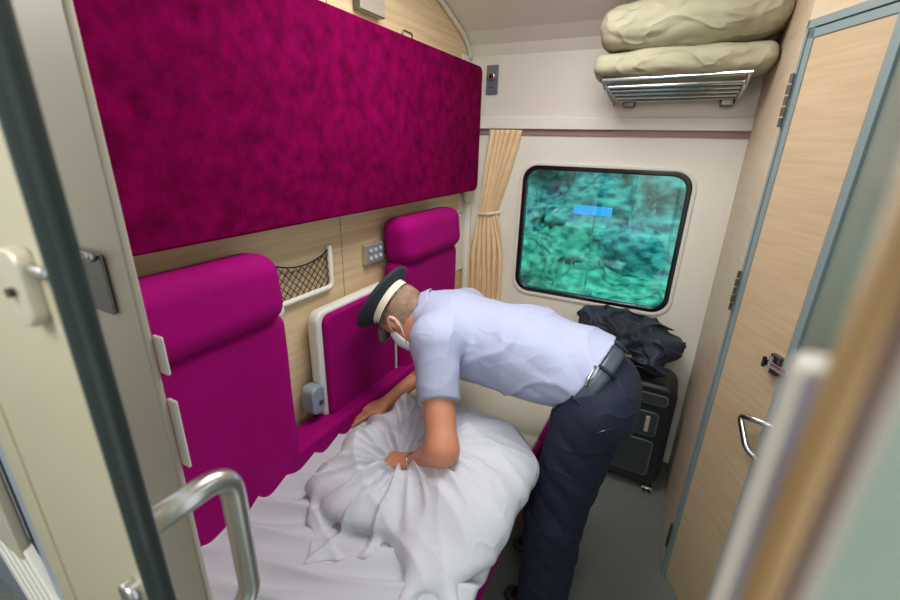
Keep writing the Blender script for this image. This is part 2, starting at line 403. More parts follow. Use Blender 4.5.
# right wall and toilet door
H0 = Vector((.245, 1.655, 0)); DU = Vector((.457, -.889, 0)).normalized(); DN = Vector((.889, .457, 0)).normalized()
m = MB(); m.prism([(.253, YE+.02), (.245, 1.655), (.275, 1.65), (.30, YE+.02)], (0, 0, 0), (1, 0, 0), (0, 1, 0), (0, 0, 1), 2.47)
struct('wall_right', m, 'oakside')
def onDoor(u, z, n=0): return H0+DU*u+DN*n+Vector((0, 0, z))
def dbox(mb, u0, u1, z0, z1, n0, n1):
    o = onDoor(u0, z0, n0); return mb.prism([(0, 0), (u1-u0, 0), (u1-u0, z1-z0), (0, z1-z0)], o, DU, (0, 0, 1), DN, n1-n0)
m = MB(); dbox(m, 0, .0085, 0.0, 2.09, -.004, .03); dbox(m, .0105, .03, 0.02, 2.07, -.001, .03)
dbox(m, 0, .30, 2.07, 2.09, -.004, .03); dbox(m, .0105, .29, 2.045, 2.066, -.001, .03)
dbox(m, .266, .277, 0.0, 2.07, -.001, .03); dbox(m, .279, .297, 0.0, 2.09, -.006, .03)
tag(struct('door_1_frame', m, 'grey'))
d1 = bpy.data.objects.new('door_1', None)
m = MB(); dbox(m, .028, .268, 0.02, 2.05, .003, .028); d1 = struct('door_1', m, 'oakdoor')
m = MB(); dbox(m, -.002, .55, 2.09, 2.46, 0.0, .03); struct('wall_right_header', m, 'oakside')
for z0, z1 in ((1.82, 1.965), (1.245, 1.385), (.16, .29)):
    m = MB(); n_ = 5
    for i in range(n_):
        a = z0+(z1-z0)*i/n_; p = onDoor(.004, a, -.011); q = onDoor(.004, a+(z1-z0)/n_*.86, -.011); m.tube([p, q], .006 if i % 2 else .0052, 8)
    obj('hinge', m, 'dsteel', d1, smooth=False)
# grey-green panel beyond the latch side
LP = onDoor(.297, 0)
m = MB(); m.box(LP.x, LP.x+.04, .42, LP.y, 0, 2.47); struct('wall_right_panel', m, 'greypan', bevel=.01)
# latch
lt = thing('door_latch', 'small chrome swing latch across the latch edge of the oak toilet door', 'latch', tuple(onDoor(.26, 1.15)))
m = MB(); dbox(m, .225, .262, 1.135, 1.195, -.012, .003); obj('latch_base', m, 'dsteel', lt, bevel=.003)
m = MB(); dbox(m, .222, .31, 1.155, 1.175, -.022, -.012); obj('latch_arm', m, 'steel2', lt, bevel=.003)
m = MB(); dbox(m, .222, .232, 1.15, 1.182, -.03, -.022); obj('latch_tip', m, 'gloss', lt, bevel=.002)
m = MB(); m.tube([onDoor(.243, 1.14, -.02), onDoor(.243, 1.19, -.02)], .006, 10); obj('latch_pin', m, 'steel2', lt, smooth=False)
# pull handle on the jamb
m = MB()
p0 = onDoor(.31, .985, 0); p1 = onDoor(.225, .985, -.055)
m.tube(arc([onDoor(.335, 1.005, -.002), onDoor(.222, .975, -.045), onDoor(.285, .895, -.045), onDoor(.335, .86, -.002)], .02), .0095, 12)
dh = obj('door_handle', m, 'steel2', d1, smooth=True); dh['label'] = 'polished steel bow handle'

# partition towards the corridor
m = MB(); m.box(XW, -.712, .332, .345, 0, 2.47); struct('wall_front_post', m, 'steel', bevel=.004)
pb = thing('strike_plate', 'bright metal strike plate set in the brushed steel door post', 'plate', (-.80, .332, 1.49))
m = MB(); m.prism(rrect(-.86, -.768, 1.475, 1.575, .006, 3), (0, .331, 0), (1, 0, 0), (0, 0, 1), (0, -1, 0), .006); obj('plate', m, 'dsteel', pb, bevel=.002)
m = MB(); m.tube([(-.86, .318, 1.572), (-.772, .318, 1.572)], .007, 10); obj('roller', m, 'steel2', pb, smooth=True)
for za, zb in ((1.375, 1.445), (1.185, 1.325)):
    m = MB(); m.box(-.716, -.692, .345, .351, za, zb)
    tag(obj('wall_clip', m, 'white', bevel=.006), 'short white plastic clip on the steel post edge, %s' % ('the upper of two' if za > 1.2 else 'the longer lower one'), 'clip')
# sliding door leaf with its rubber edge
LF = .122
m = MB(); m.box(-.595, -.353, LF, LF+.016, 0, 2.45); m.box(-.595, -.556, LF-.003, LF+.014, 0, 2.45)
d2 = struct('door_2', m, 'creamdoor', bevel=.0015)
m = MB(); m.box(-.372, -.352, LF-.002, LF+.017, 0, 2.45); obj('edge_trim', m, 'creamdoor', d2, bevel=.002)
m = MB(); m.prism([(-.356, -.003), (-.352, -.004), (-.3495, 0), (-.3485, .006), (-.349, .013), (-.352, .0175), (-.356, .018)], (0, LF, 0), (1, 0, 0), (0, 1, 0), (0, 0, 1), 2.45)
obj('rubber_seal', m, 'rubber', d2, bevel=.001, seg=2)
m = MB(); m.tube(arc([(-.400, LF+.012, 1.39), (-.400, .24, 1.39), (-.400, .24, 1.18), (-.400, LF+.012, 1.18)], .035, 8), .0135, 24)
h = obj('pull_handle', m, 'hsteel', d2, smooth=True); h['label'] = 'brushed steel D-shaped pull handle'
m = MB(); m.prism(rrect(-.400, -.371, 1.622, 1.678, .012, 6), (0, LF, 0), (1, 0, 0), (0, 0, 1), (0, -1, 0), .012)
lk = obj('lock_case', m, 'steel', d2, bevel=.003)
m = MB(); m.tube([(-.386, LF-.012, 1.648), (-.386, LF-.016, 1.648)], .0035, 12); obj('keyhole', m, 'gloss', lk)
m = MB(); m.box(-.388, -.352, LF-.008, LF, 1.661, 1.668); obj('lock_bar', m, 'steel2', lk, bevel=.002)
m = MB(); m.prism(rrect(-.385, -.362, 1.325, 1.372, .010, 6), (0, LF, 0), (1, 0, 0), (0, 0, 1), (0, -1, 0), .012)
obj('lower_lock', m, 'steel2', d2, bevel=.003)
# corridor side pieces beyond the leaf
m = MB(); m.box(-4.0, XW, .30, .33, 0, 2.5); struct('wall_corridor', m, 'bluegrey')
m = MB(); m.box(-.66, -.593, LF+.006, LF+.016, 0, 2.45); struct('wall_front', m, 'bluegrey')
m = MB(); m.box(-.705, -.655, LF+.012, LF+.02, 0, 2.45); struct('wall_front_gap', m, 'net')
m = MB(); m.box(-.80, -.70, LF-.004, LF+.01, 1.20, 2.45); struct('trim_7', m, 'steel', bevel=.003)
m = MB()
for k_ in range(5):
    a0 = (-.70-.0275*k_, 1.215-.0175*k_); d0 = (.535, -.845); w0 = (-.845*.024, -.535*.024)
    P4 = [(a0[0]-d0[0]*.15, a0[1]-d0[1]*.15), (a0[0]+d0[0]*.6, a0[1]+d0[1]*.6)]
    m.prism([P4[0], P4[1], (P4[1][0]+w0[0], P4[1][1]+w0[1]), (P4[0][0]+w0[0], P4[0][1]+w0[1])], (0, LF+.0, 0), (1, 0, 0), (0, 0, 1), (0, 1, 0), .012+.004*(k_ % 2))
struct('trim_8', m, 'white', bevel=.002)
# near jamb on the right; the strips carry its blurred reflections as flat colours
NX = .032; NK = NX/.092
def strip(name, y0, y1, mt, z0=0, z1=2.45, dx=0, **k):
    y0, y1 = (y0*1.09 if y0 > 0 else y0), y1*1.09
    m = MB(); m.box(NX+dx, NX+dx+.02, y0*NK, y1*NK, z0, z1); return struct(name, m, mt, **k)
ZT = 1.75-(1.75-1.62)*NK
strip('near_reflection_cream', .298, .336, 'nearcream', 0, ZT, dx=.0008, bevel=.004)
strip('near_reflection_lilac', .262, .300, 'lilac', 0, ZT-.001, dx=.002)
m = MB(); m.tube([(NX+.004, .266*NK, 0), (NX+.004, .266*NK, 1.79)], .0058, 20); struct('near_reflection_gold', m, 'gold', smooth=True)
strip('near_reflection_taupe', .203, .232, 'brown', dx=.0015, bevel=.002)
strip('near_reflection_pale', .186, .205, 'nearcream', dx=.0012)
strip('wall_right_near', -.4/NK, .188, 'teal', dx=.0)

# corridor shell behind the camera
m = MB(); m.box(-4.0, 1.2, -1.25, -1.2, 0, 2.5); m.box(-4.05, -4.0, -1.25, .33, 0, 2.5); struct('wall_back', m, 'cream')
m = MB(); m.box(-1.6, 1.2, -1.2, .1, 2.5, 2.54); struct('ceiling_corridor', m, 'ceil')

# ceiling lamp (a flat diffuser)
cl = thing('ceiling_light', 'flat white ceiling light over the middle of the compartment', 'light', (-.42, 1.25, 2.40))
m = MB(); m.box(-.72, -.12, .78, 1.72, 2.448, 2.452); obj('lamp_frame', m, 'white', cl)

# ================================================================== OUTSIDE
def bank(lo, hi, n, seed, mt, label, ybase):
    b = SDF(lo, hi, .085, .22); r = random.Random(seed)
    for i in range(n):
        x = r.uniform(lo[0]+.8, hi[0]-.8); z = r.uniform(lo[2]+.6, hi[2]-.6); y = ybase+.35*(z+2)+r.uniform(-.5, .5); q = r.uniform(.35, .75)
        b.ell((x, y, z), (q*1.2, q*.8, q*.75))
    b.disp(lambda P: .10*nz(P, 8, 1)+.08*nz(P, 17, 2)+.06*nz(P, 34, 3), .4)
    return tag(b.obj('foliage', mt, it=1), label, 'foliage', kind='stuff')
bank((-6.5, 4.4, -.4), (5, 9.2, 5.0), 190, 7, 'leaf2', 'dark blue-green tree foliage in the upper part of the window view', 6.0)
bank((-6.5, 4.2, -3.0), (5, 8.0, 1.05), 130, 8, 'leaf', 'bright green trackside foliage in the lower part of the window view', 5.8)
ts = thing('blue_reflection_board', 'small light blue board on a thin post, added outside to imitate a blue reflection in the window pane', 'reflection_board', (-.66, 4.4, -1.2))  # board and post are added; they imitate a blue reflection in the pane
m = MB(); m.box(-.86, -.50, 4.38, 4.42, 1.13, 1.21); obj('added_board', m, 'blue', ts)
m = MB(); m.tube([(-.66, 4.44, -1.2), (-.66, 4.44, 1.2)], .006, 8); obj('added_post', m, 'leaf2', ts)
m = MB(); m.box(-30, 30, 2.7, 40, -1.3, -1.2); struct('ground', m, 'leaf')

# ================================================================== UPPER BUNK
bk = thing('folded_upper_bunk', 'large folded-up upper bunk faced in dark magenta velvet on the oak wall', 'bunk', (XW, 1.35, 1.45))
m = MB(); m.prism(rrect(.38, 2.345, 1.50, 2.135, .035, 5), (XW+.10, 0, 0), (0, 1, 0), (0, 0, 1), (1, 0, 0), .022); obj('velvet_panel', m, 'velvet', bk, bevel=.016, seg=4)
m = MB(); m.prism(rrect(.385, 2.35, 1.495, 2.13, .035, 5), (XW+.001, 0, 0), (0, 1, 0), (0, 0, 1), (1, 0, 0), .10); obj('bunk_shell', m, 'cream', bk, bevel=.01)
m = MB(); m.tube(arc([(XW+.1, 1.60, 2.13), (XW+.1, 1.60, 2.155), (XW+.1, 1.67, 2.155), (XW+.1, 1.67, 2.13)], .012), .004, 8); obj('bunk_latch', m, 'dsteel', bk, smooth=True)
m = MB(); m.prism(rrect(2.34, 2.445, 1.42, 1.80, .05, 6), (XW+.03, 0, 0), (0, 1, 0), (0, 0, 1), (1, 0, 0), .035); obj('bunk_bracket', m, 'cream', bk, bevel=.01)

# ================================================================== LOWER SEATS
BZ = .65
st = thing('train_seat', 'magenta velvet seat back with headrest nearest the steel door post', 'seat', (XW, .575, BZ), 'seats along the oak wall')
s = SDF((XW-.02, .22, BZ-.1), (XW+.26, .96, 1.34), .006, .02)
s.box((XW+.080, .585, .93), (.062, .295, .32), ax=((1, 0, .0), (0, 1, 0), (0, 0, 1)), r=.05)
s.disp(lambda P: .0015*nz(P, 14, 5))
s.obj('backrest', 'seat', st)
s = SDF((XW-.04, .22, 1.16), (XW+.27, .96, 1.60), .006, .04)
s.box((XW+.09, .578, 1.335), (.080, .285, .105), ax=((1, 0, .10), (0, 1, 0), (-.10, 0, 1)), r=.062)
s.disp(lambda P: .001*nz(P, 18, 6))
s.obj('headrest', 'seat', st)
m = MB(); m.prism(rrect(.885, .912, .80, 1.25, .013, 4), (XW+.001, 0, 0), (0, 1, 0), (0, 0, 1), (1, 0, 0), .06); obj('side_frame', m, 'white', st, bevel=.01)
m = MB(); m.tube([(XW+.03, .90, 1.225), (XW+.075, .90, 1.225)], .022, 16); obj('pivot_cap', m, 'white', st, bevel=.008)
st2 = dup(st, (0, 1.218, 0), 'magenta velvet seat back with headrest beside the window curtain, partly behind the attendant'); st2.scale = (1, .94, 1)
# middle folded armrest panel
cp = thing('folded_centre_backrest', 'magenta folding centre backrest in a pale frame between the two seats', 'backrest', (XW, 1.24, .72))
m = MB(); m.prism(rrect(1.045, 1.515, .715, 1.165, .045, 6), (XW+.03, 0, 0), (0, 1, 0), (0, 0, 1), (1, 0, 0), .05); obj('frame', m, 'white', cp, bevel=.012)
m = MB(); m.prism(rrect(1.07, 1.505, .715, 1.150, .035, 6), (XW+.06, 0, 0), (0, 1, 0), (0, 0, 1), (1, 0, 0), .04); obj('cushion', m, 'seat', cp, bevel=.014, seg=3)
m = MB(); m.prism(rrect(.985, 1.05, .77, .885, .025, 6), (XW+.03, 0, 0), (0, 1, 0), (0, 0, 1), (1, 0, 0), .06); hb = obj('hinge_bracket', m, 'bluegrey', cp, bevel=.008)
m = MB(); m.tube([(XW+.085, 1.025, .82), (XW+.096, 1.025, .82)], .010, 14); obj('bolt', m, 'dsteel', hb, bevel=.002)
m = MB(); m.tube([(XW+.103, 1.508, .735), (XW+.103, 1.508, .93)], .006, 8); obj('edge_rod', m, 'white', cp)

# berth base and cushions
bd = thing('lower_berth', 'lower berth made into a bed, magenta cushion with a beige mattress cover', 'bed', (-.7, 1.4, 0))
m = MB(); m.prism([(-.30, .34), (-.29, YE-.02), (XW+.002, YE-.02), (XW+.002, .34)], (0, 0, .45), (1, 0, 0), (0, 1, 0), (0, 0, 1), .192); obj('cushion', m, 'seat', bd, bevel=.025, seg=4)
m = MB(); m.prism([(XW+.13, .36), (XW+.178, YE-.30), (XW+.03, YE-.30), (XW+.02, .36)], (0, 0, .615), (1, 0, 0), (0, 1, 0), (0, 0, 1), .12); obj('back_bolster', m, 'seat', bd, bevel=.02, seg=4)
m = MB(); m.prism([(-.315, 1.0), (-.30, YE-.03), (-.93, YE-.03), (-1.0, 1.0)], (0, 0, .635), (1, 0, 0), (0, 1, 0), (0, 0, 1), .018); obj('mattress_cover', m, 'mattress', bd, bevel=.012, seg=3)
m = MB(); m.box(XW+.01, -.50, .36, YE-.03, 0, .47); obj('berth_box', m, 'cream', bd, bevel=.01)

# white sheet lying flat on the near half of the berth
def sheet_fn(u, v):
    x = -1.035+u*.765; y = .345+v*(.80+.02*math.sin(9*u))
    t = x*.45-y*.9; q = .5*math.sin(t*34+1.2*math.sin(x*6))+.3*math.sin(t*61+x*5+2)+.35*math.sin(t*17+x*3)
    q = 1-2*abs(math.sin(t*33+1.5*math.sin(x*4)+.8*math.sin(y*7)))**.7+.5*math.sin(t*60+x*5); z = BZ+.021+.015*q*(.5+.5*math.sin(t*9+x*3+1)**2)
    if u < .05: z += (.05-u)/.05*(.028+.008*math.sin(y*14))
    if u > .94: e = (u-.94)/.06; z -= .022*e*e; x = x
    return (x, y, z)
m = MB(); m.grid(sheet_fn, 90, 110)
sh = obj('bed_sheet', m, 'flatsheet', smooth=True)
tag(sh, 'white bed sheet spread flat with soft ridges over the near end of the berth', 'sheet')
so = sh.modifiers.new('solid', 'SOLIDIFY'); so.thickness = .004; so.offset = -1

# bundled white duvet cover being gathered
G = np.array((-.66, .985, .72))
def ridge(P, sc_, seed, p=3): return (1-np.minimum(1, np.abs(nz(P, sc_, seed))*2.2))**p
s = SDF((-1.02, .56, .60), (-.10, 1.50, 1.02), .0045, .05)
s.ell((-.42, 1.10, .735), (.19, .20, .10), ax=((.9, .3, 0), (-.3, .9, 0), (0, 0, 1)))
s.ell((-.40, .93, .725), (.16, .15, .09))
s.ell((-.55, 1.20, .73), (.20, .13, .085))
s.ell((-.74, 1.02, .71), (.16, .17, .07))
s.ell((-.70, .83, .70), (.16, .12, .06))
s.cap((-.80, 1.22, .75), (-.84, .80, .68), .036, .035, k=.05)
s.cap((-.86, .82, .68), (-.80, .70, .67), .035, .018, k=.04)
s.cap((-.80, 1.23, .77), (-.79, 1.19, .82), .028, .02)
s.cap((-.84, 1.14, .72), (-.90, 1.12, .70), .028, .014)
s.cap((-.60, .92, .74), (-.36, .72, .675), .040, .026, k=.04)
s.cap((-.56, .90, .75), (-.42, .70, .67), .030, .022, k=.03)
s.cap((-.64, .90, .72), (-.50, .74, .665), .034, .02, k=.04)
s.cap((-.46, .80, .70), (-.31, .68, .655), .045, .022, k=.04); s.ell((-.38, .84, .69), (.12, .12, .06), k=.05)
s.cap((-.42, .76, .68), (-.42, .62, .662), .035, .016, k=.04)
s.box((-.69, .72, .666), (.10, .10, .008), ax=((.8, .6, 0), (-.6, .8, 0), (0, 0, 1)), r=.007, k=.02)
s.ell((-.70, .975, .815), (.125, .060, .100), sub=True, k=.06)
def wr(P):
    d = P-G; rr_ = np.sqrt(d[:, 0]**2+d[:, 1]**2)+1e-3; th = np.arctan2(d[:, 1], d[:, 0])
    Q = np.stack([np.cos(th)*1.0, np.sin(th)*1.0, rr_*.9+P[:, 2]*.5], 1)     # folds run outwards from the grip
    fall = np.clip(1.2-rr_/.50, .3, 1)*np.clip(rr_/.06, 0, 1)
    a = ridge(Q+.05*nz(P, 7, 8)[:, None], 6.5, 80, 2)*.026+ridge(Q+.03*nz(P, 8, 9)[:, None], 11, 81, 2)*.012
    b = ridge(P, 9, 82, 3)*.009
    return -(a*fall+b)+.007+.006*nz(P, 10, 84)
s.disp(wr, .05)
dv = s.obj('duvet_cover', 'sheet', it=2)
tag(dv, 'crumpled white duvet cover bundled on the berth under the hands of the man', 'bedding')

# ================================================================== WALL FITTINGS
nt_ = thing('net_pocket', 'black cord net pocket in a cream frame between the seats', 'pocket', (XW, 1.09, 1.2))
m = MB()
fr = [(.925, 1.375), (.925, 1.215), (1.21, 1.215), (1.21, 1.375)]
P = arc([(XW+.012, y, z) for y, z in fr], .02)
m.tube(P, .011, 8); obj('pocket_frame', m, 'cream', nt_, smooth=True)
m = MB(); 
def sag(y): t = (y-.93)/.28; return 1.365-.035*4*t*(1-t)
z0, z1, y0, y1 = 1.22, 1.37, .93, 1.205
for k in range(-7, 13):
    for sg in (1, -1):
        pts = []
        for i in range(25):
            z = z0+(z1-z0)*i/24; y = y0+k*.03+(z-z0)*.95*sg+(0 if sg > 0 else .0)
            if y0 <= y <= y1 and z <= sag(y): pts.append((XW+.012+.002*sg, y, z))
        if len(pts) > 2: m.tube([pts[0], pts[len(pts)//2], pts[-1]], .0016, 5)
m.tube([(XW+.014, y0+(y1-y0)*i/12, sag(y0+(y1-y0)*i/12)) for i in range(13)], .0028, 6)
obj('net', m, 'net', nt_)
def panel(name, label, y0, y1, z0, z1, d, mt, n=(3, 2)):
    t = thing(name, label, 'switch panel', (XW, (y0+y1)/2, z0))
    m = MB(); m.box(XW, XW+d, y0, y1, z0, z1); obj('housing', m, 'dsteel' if mt != 'bluegrey' else 'steel', t, bevel=.004)
    m = MB(); m.box(XW+d, XW+d+.003, y0+.004, y1-.004, z0+.004, z1-.004); obj('face_plate', m, mt, t, bevel=.001)
    for i in range(n[0]):
        for j in range(n[1]):
            y = y0+(y1-y0)*(i+.8)/(n[0]+.6); z = z0+(z1-z0)*(j+.8)/(n[1]+.6)
            m = MB(); m.tube([(XW+d+.003, y, z), (XW+d+.008, y, z)], .0085, 12); obj('button', m, 'white', t, bevel=.001)
    return t
panel('switch_box', 'small grey wall box with six round buttons between net pocket and far headrest', 1.42, 1.545, 1.25, 1.335, .022, 'bluegrey')
panel('light_switch_box', 'grey wall box with a row of buttons above the upper bunk', 1.43, 1.58, 2.19, 2.31, .035, 'steel', (3, 1))
hk = thing('coat_hook', 'small silver double coat hook on the oak wall above the far headrest', 'hook', (XW, 2.26, 1.34))
for y in (2.235, 2.285):
    m = MB(); m.tube(arc([(XW, y, 1.38), (XW+.02, y, 1.36), (XW+.035, y+.01, 1.345), (XW+.04, y+.025, 1.37)], .01), .005, 8); obj('hook_arm', m, 'steel2', hk, smooth=True)
# reading light + socket plate on the end wall
sp = thing('reading_light_plate', 'narrow purple-grey plate with a knob light and socket on the upper end wall', 'light', (-.995, YE-.02, 2.0))
m = MB(); m.prism(rrect(-1.03, -.962, 2.01, 2.155, .006, 3), (0, YE-.02, 0), (1, 0, 0), (0, 0, 1), (0, -1, 0), .012); obj('plate', m, 'purplegrey', sp, bevel=.003)
m = MB(); m.tube([(-.993, YE-.03, 2.10), (-.993, YE-.055, 2.10)], [.022, .017], 18); obj('light_knob', m, 'steel2', sp, bevel=.003)
m = MB(); m.tube([(-.997, YE-.031, 2.042), (-.997, YE-.035, 2.042)], .016, 18); so_ = obj('socket', m, 'lilac', sp)
for dx in (-.006, .006):
    m = MB(); m.tube([(-.997+dx, YE-.0345, 2.044), (-.997+dx, YE-.0365, 2.044)], .003, 8); obj('socket_hole', m, 'gloss', so_)

# curtain, tied back
ct = thing('curtain', 'beige pleated curtain tied back left of the window', 'curtain', (-.95, YE, .80))
def cur(u, v):
    # v 0 top .. 1 bottom
    z = 1.83-v*(1.83-.80)
    tie = .45
    if v < tie:
        t = v/tie; t2 = t**1.2; xl = -1.0+(-1.028+1.0)*t2; xr = -.80+(-.925+.80)*t2
    else:
        t = (v-tie)/(1-tie); t2 = min(1, t*2.2)**.7; xl = -1.028-(.065)*t2; xr = -.925+.065*t2+.0*t
    amp = .017 if abs(v-tie) > .03 else .010
    x = xl+(xr-xl)*u
    y = YE-.03+amp*math.sin(u*2*PI*6.5+1.3*math.sin(v*5))+.006*math.sin(u*31+v*9)-(.0 if v < tie else .0)
    x += .006*math.cos(u*2*PI*6.5)
    return (x, y, z+.006*math.sin(u*20) if v > .98 else z)
m = MB(); m.grid(cur, 120, 60); c_ = obj('curtain_cloth', m, 'curtain', ct, smooth=True)
md = c_.modifiers.new('s', 'SOLIDIFY'); md.thickness = .003
m = MB(); m.tube([(-.978+.056*math.cos(a), YE-.035+.026*math.sin(a), 1.362+.008*math.cos(a)) for a in [2*PI*i/24 for i in range(24)]], .007, 8, closed=True); obj('tie_band', m, 'cream', ct, smooth=True)
m = MB(); m.tube([(-.915, YE, 1.372), (-.915, YE-.03, 1.372)], .010, 12); obj('tie_button', m, 'white', ct, bevel=.003)

# luggage rack
rk = thing('luggage_rack', 'chrome rod luggage rack high on the end wall', 'rack', (-.1, 2.3, 1.95))
rx0, rx1 = -.355, .178
m = MB(); m.tube([(rx0, 2.08, 2.018), (rx1, 2.08, 2.028)], .011, 12); obj('front_rail', m, 'steel2', rk, smooth=False)
for i in range(5):
    y = 2.115+i*.062; z = 1.995-i*.008; m = MB(); m.tube([(rx0+.012+i*.006, y, z), (rx1-.008-i*.004, y, z+.004)], .0085, 10); obj('rack_rod', m, 'steel2', rk)
for x in (rx0+.01, rx1-.012):
    m = MB(); m.tube(arc([(x, 2.08, 2.035), (x, 2.085, 2.00), (x, 2.13, 1.982), (x, 2.36, 1.955), (x, YE-.02, 1.955)], .03), .009, 10); obj('side_rail', m, 'steel2', rk, smooth=True)
for x in (rx0+.06, rx1-.07):
    m = MB(); m.box(x, x+.05, 2.36, YE-.018, 1.935, 1.975); obj('wall_mount', m, 'dsteel', rk, bevel=.005)
# khaki bedding on the rack
def pillow(name, label, c, hs, seed, rot=0.0, thick=.5):
    s = SDF(np.array(c)-np.array(hs)-.05, np.array(c)+np.array(hs)+.05, .007, .05)
    A = ((math.cos(rot), 0, math.sin(rot)), (0, 1, 0), (-math.sin(rot), 0, math.cos(rot)))
    s.box(c, (hs[0], hs[1], hs[2]*thick), ax=A, r=hs[2]*thick*.98)
    s.ell(c, hs, ax=A, k=.06)
    def f(P):
        d = P-np.array(c)
        e = np.clip(np.abs(d[:, 0])/hs[0], 0, 1)
        a = fold(d[:, 0]*22+5*nz(P, 5, seed)+d[:, 2]*20)*.007
        b = fold(d[:, 2]*60+3*nz(P, 9, seed+1))*.006
        return a*e+b*.8+.006*nz(P, 16, seed+2)-.004
    s.disp(f, .06); return tag(s.obj(name, 'khaki', it=1), label, 'bedding', 'khaki bedding on the luggage rack')
pillow('folded_duvet', 'flat folded khaki blanket lying directly on the luggage rack', (-.075, 2.20, 2.075), (.315, .17, .052), 20, .02, .7)
pillow('folded_duvet', 'puffy khaki duvet, the upper and larger of two on the rack', (-.065, 2.16, 2.215), (.32, .175, .11), 30, .06, .62)

# ================================================================== FOLD-OUT TABLE, GARMENT, SUITCASE
m = MB(); m.prism(rrect(-.34, .018, 2.17, YE-.002, .02, 5), (0, 0, .745), (1, 0, 0), (0, 1, 0), (0, 0, 1), .022)
tag(obj('fold_out_table', m, 'wood', bevel=.004), 'small light wood shelf table under the window holding dark clothes', 'table')
s = SDF((-.42, 2.05, .66), (.25, 2.44, 1.0), .005, .05)
s.ell((-.12, 2.27, .86), (.20, .12, .075)); s.ell((-.22, 2.27, .84), (.12, .12, .07)); s.ell((.02, 2.25, .83), (.12, .12, .055))
s.ell((.06, 2.24, .80), (.09, .12, .04)); s.cap((.06, 2.16, .79), (.085, 2.14, .73), .04, .032, k=.05); s.ell((.09, 2.25, .83), (.05, .08, .028))
s.box((-.15, 2.26, .79), (.16, .12, .02), r=.02)
def cf(P):
    return -(ridge(P*np.array((1, 1, 1.8)), 16, 41, 2)*.026+ridge(P, 26, 42, 2)*.014)+.016*nz(P, 14, 43)+.010
s.disp(cf, .05)
tag(s.obj('folded_clothes', 'coat', it=1), 'heap of dark navy clothes on the small table under the window', 'clothes')

lg = thing('suitcase', 'black hard-shell suitcase with grey ribbed panels standing below the window', 'suitcase', (.0, 2.25, 0))
X0, X1, Y0, Y1 = -.36, .195, 2.12, 2.36
m = MB(); m.prism(rrect(X0, X1, .055, .655, .07, 8), (0, Y0, 0), (1, 0, 0), (0, 0, 1), (0, 1, 0), Y1-Y0); obj('shell', m, 'lug', lg, bevel=.03, seg=4)
for (a, b, c, d) in ((-.30, .135, .11, .33), (-.30, .135, .355, .50), (-.30, .16, .54, .605)):
    m = MB(); m.prism(rrect(a, b, c, d, .025, 5), (0, Y0-.004, 0), (1, 0, 0), (0, 0, 1), (0, 1, 0), .01)
    rp = obj('ribbed_panel', m, 'luggrey', lg, bevel=.003)
    m = MB()
    k = a+.02-(d-c)
    while k < b-.01:
        xa, za, xb, zb = k, c+.008, k+(d-c-.016), d-.008
        if xa < a+.01: za += a+.01-xa; xa = a+.01
        if xb > b-.01: zb -= xb-(b-.01); xb = b-.01
        if xb > xa+.01: m.tube([(xa, Y0-.005, za), (xb, Y0-.005, zb)], .0018, 4)
        k += .011
    obj('ribs', m, 'lug', rp)
bg = MB(); bg.prism(rrect(-.03, .045, .38, .48, .01, 4), (0, Y0-.012, 0), (1, 0, 0), (0, 0, 1), (0, 1, 0), .008); bo = obj('badge', bg, 'lugtag', lg, bevel=.002)
m = MB(); m.box(-.0, .02, Y0-.0135, Y0-.012, .44, .452); m.box(-.005, .02, Y0-.0135, Y0-.012, .42, .43); obj('badge_print', m, 'orange', bo)
m = MB(); m.box(.075, .095, Y0-.012, Y0-.004, .385, .475); obj('combination_lock', m, 'steel', lg, bevel=.003)
m = MB(); m.tube(arc([(-.14, 2.24, .652), (-.14, 2.24, .675), (.09, 2.24, .675), (.09, 2.24, .652)], .02), .009, 10); obj('carry_handle', m, 'gloss', lg, smooth=True)
for x, y in ((.15, 2.15), (-.30, 2.15), (.15, 2.33), (-.30, 2.33)):
    m = MB(); m.box(x-.018, x+.018, y-.016, y+.016, .035, .07); wh = obj('caster', m, 'gloss', lg, bevel=.005)
    m = MB(); m.tube([(x-.02, y-.012, .022), (x-.008, y-.012, .022)], .022, 16); m.tube([(x+.008, y-.012, .022), (x+.02, y-.012, .022)], .022, 16); obj('wheel', m, 'gloss', wh, bevel=.002)
    m = MB(); m.tube([(x-.024, y-.012, .022), (x+.024, y-.012, .022)], .009, 12); obj('wheel_hub', m, 'steel2', wh)

# ================================================================== THE ATTENDANT
pr = thing('person', 'man in pale blue short-sleeved shirt, navy trousers and peaked cap bending over the berth', 'person', (-.12, 1.33, 0))
sd = np.array((0, -1., 0))                         # his left, towards the camera
HIP = np.array((-.165, 1.35, .98))
NECK = np.array((-.76, 1.31, 1.165))
LS, RS = np.array((-.635, 1.155, 1.12)), np.array((-.68, 1.50, 1.11))
LE, LW = np.array((-.490, .95, .872)), np.array((-.618, .990, .738))
RE, RW = np.array((-.80, 1.52, .84)), np.array((-.935, 1.27, .705))
a_ = math.radians(33); y_ = math.radians(4)
hv = np.array((-math.cos(y_), -math.sin(y_), 0)); HF = hv*math.sin(a_)+np.array((0, 0, -math.cos(a_))); HU = hv*math.cos(a_)+np.array((0, 0, math.sin(a_)))
HS = np.cross(HU, HF); HS = HS if HS[1] < 0 else -HS
HC = np.array((-.845, 1.285, 1.125))
def hd(u, f, s_): return HC+HU*u+HF*f+HS*s_
s = SDF((-1.16, .88, -.005), (.16, 1.68, 1.36), .0055, .03)
# torso under the clothes
s.cap(HIP+(.03, 0, .02), (-.40, 1.34, 1.09), .075, .10, flat=(0, 0, 1), ff=.85); s.cap((-.40, 1.34, 1.09), (-.64, 1.33, 1.10), .12, .115, flat=(0, 0, 1), ff=.85)
s.cap(LS, RS, .06, .06); s.cap((-.70, 1.33, 1.13), hd(-.06, -.03, 0), .062, .056, k=.04)
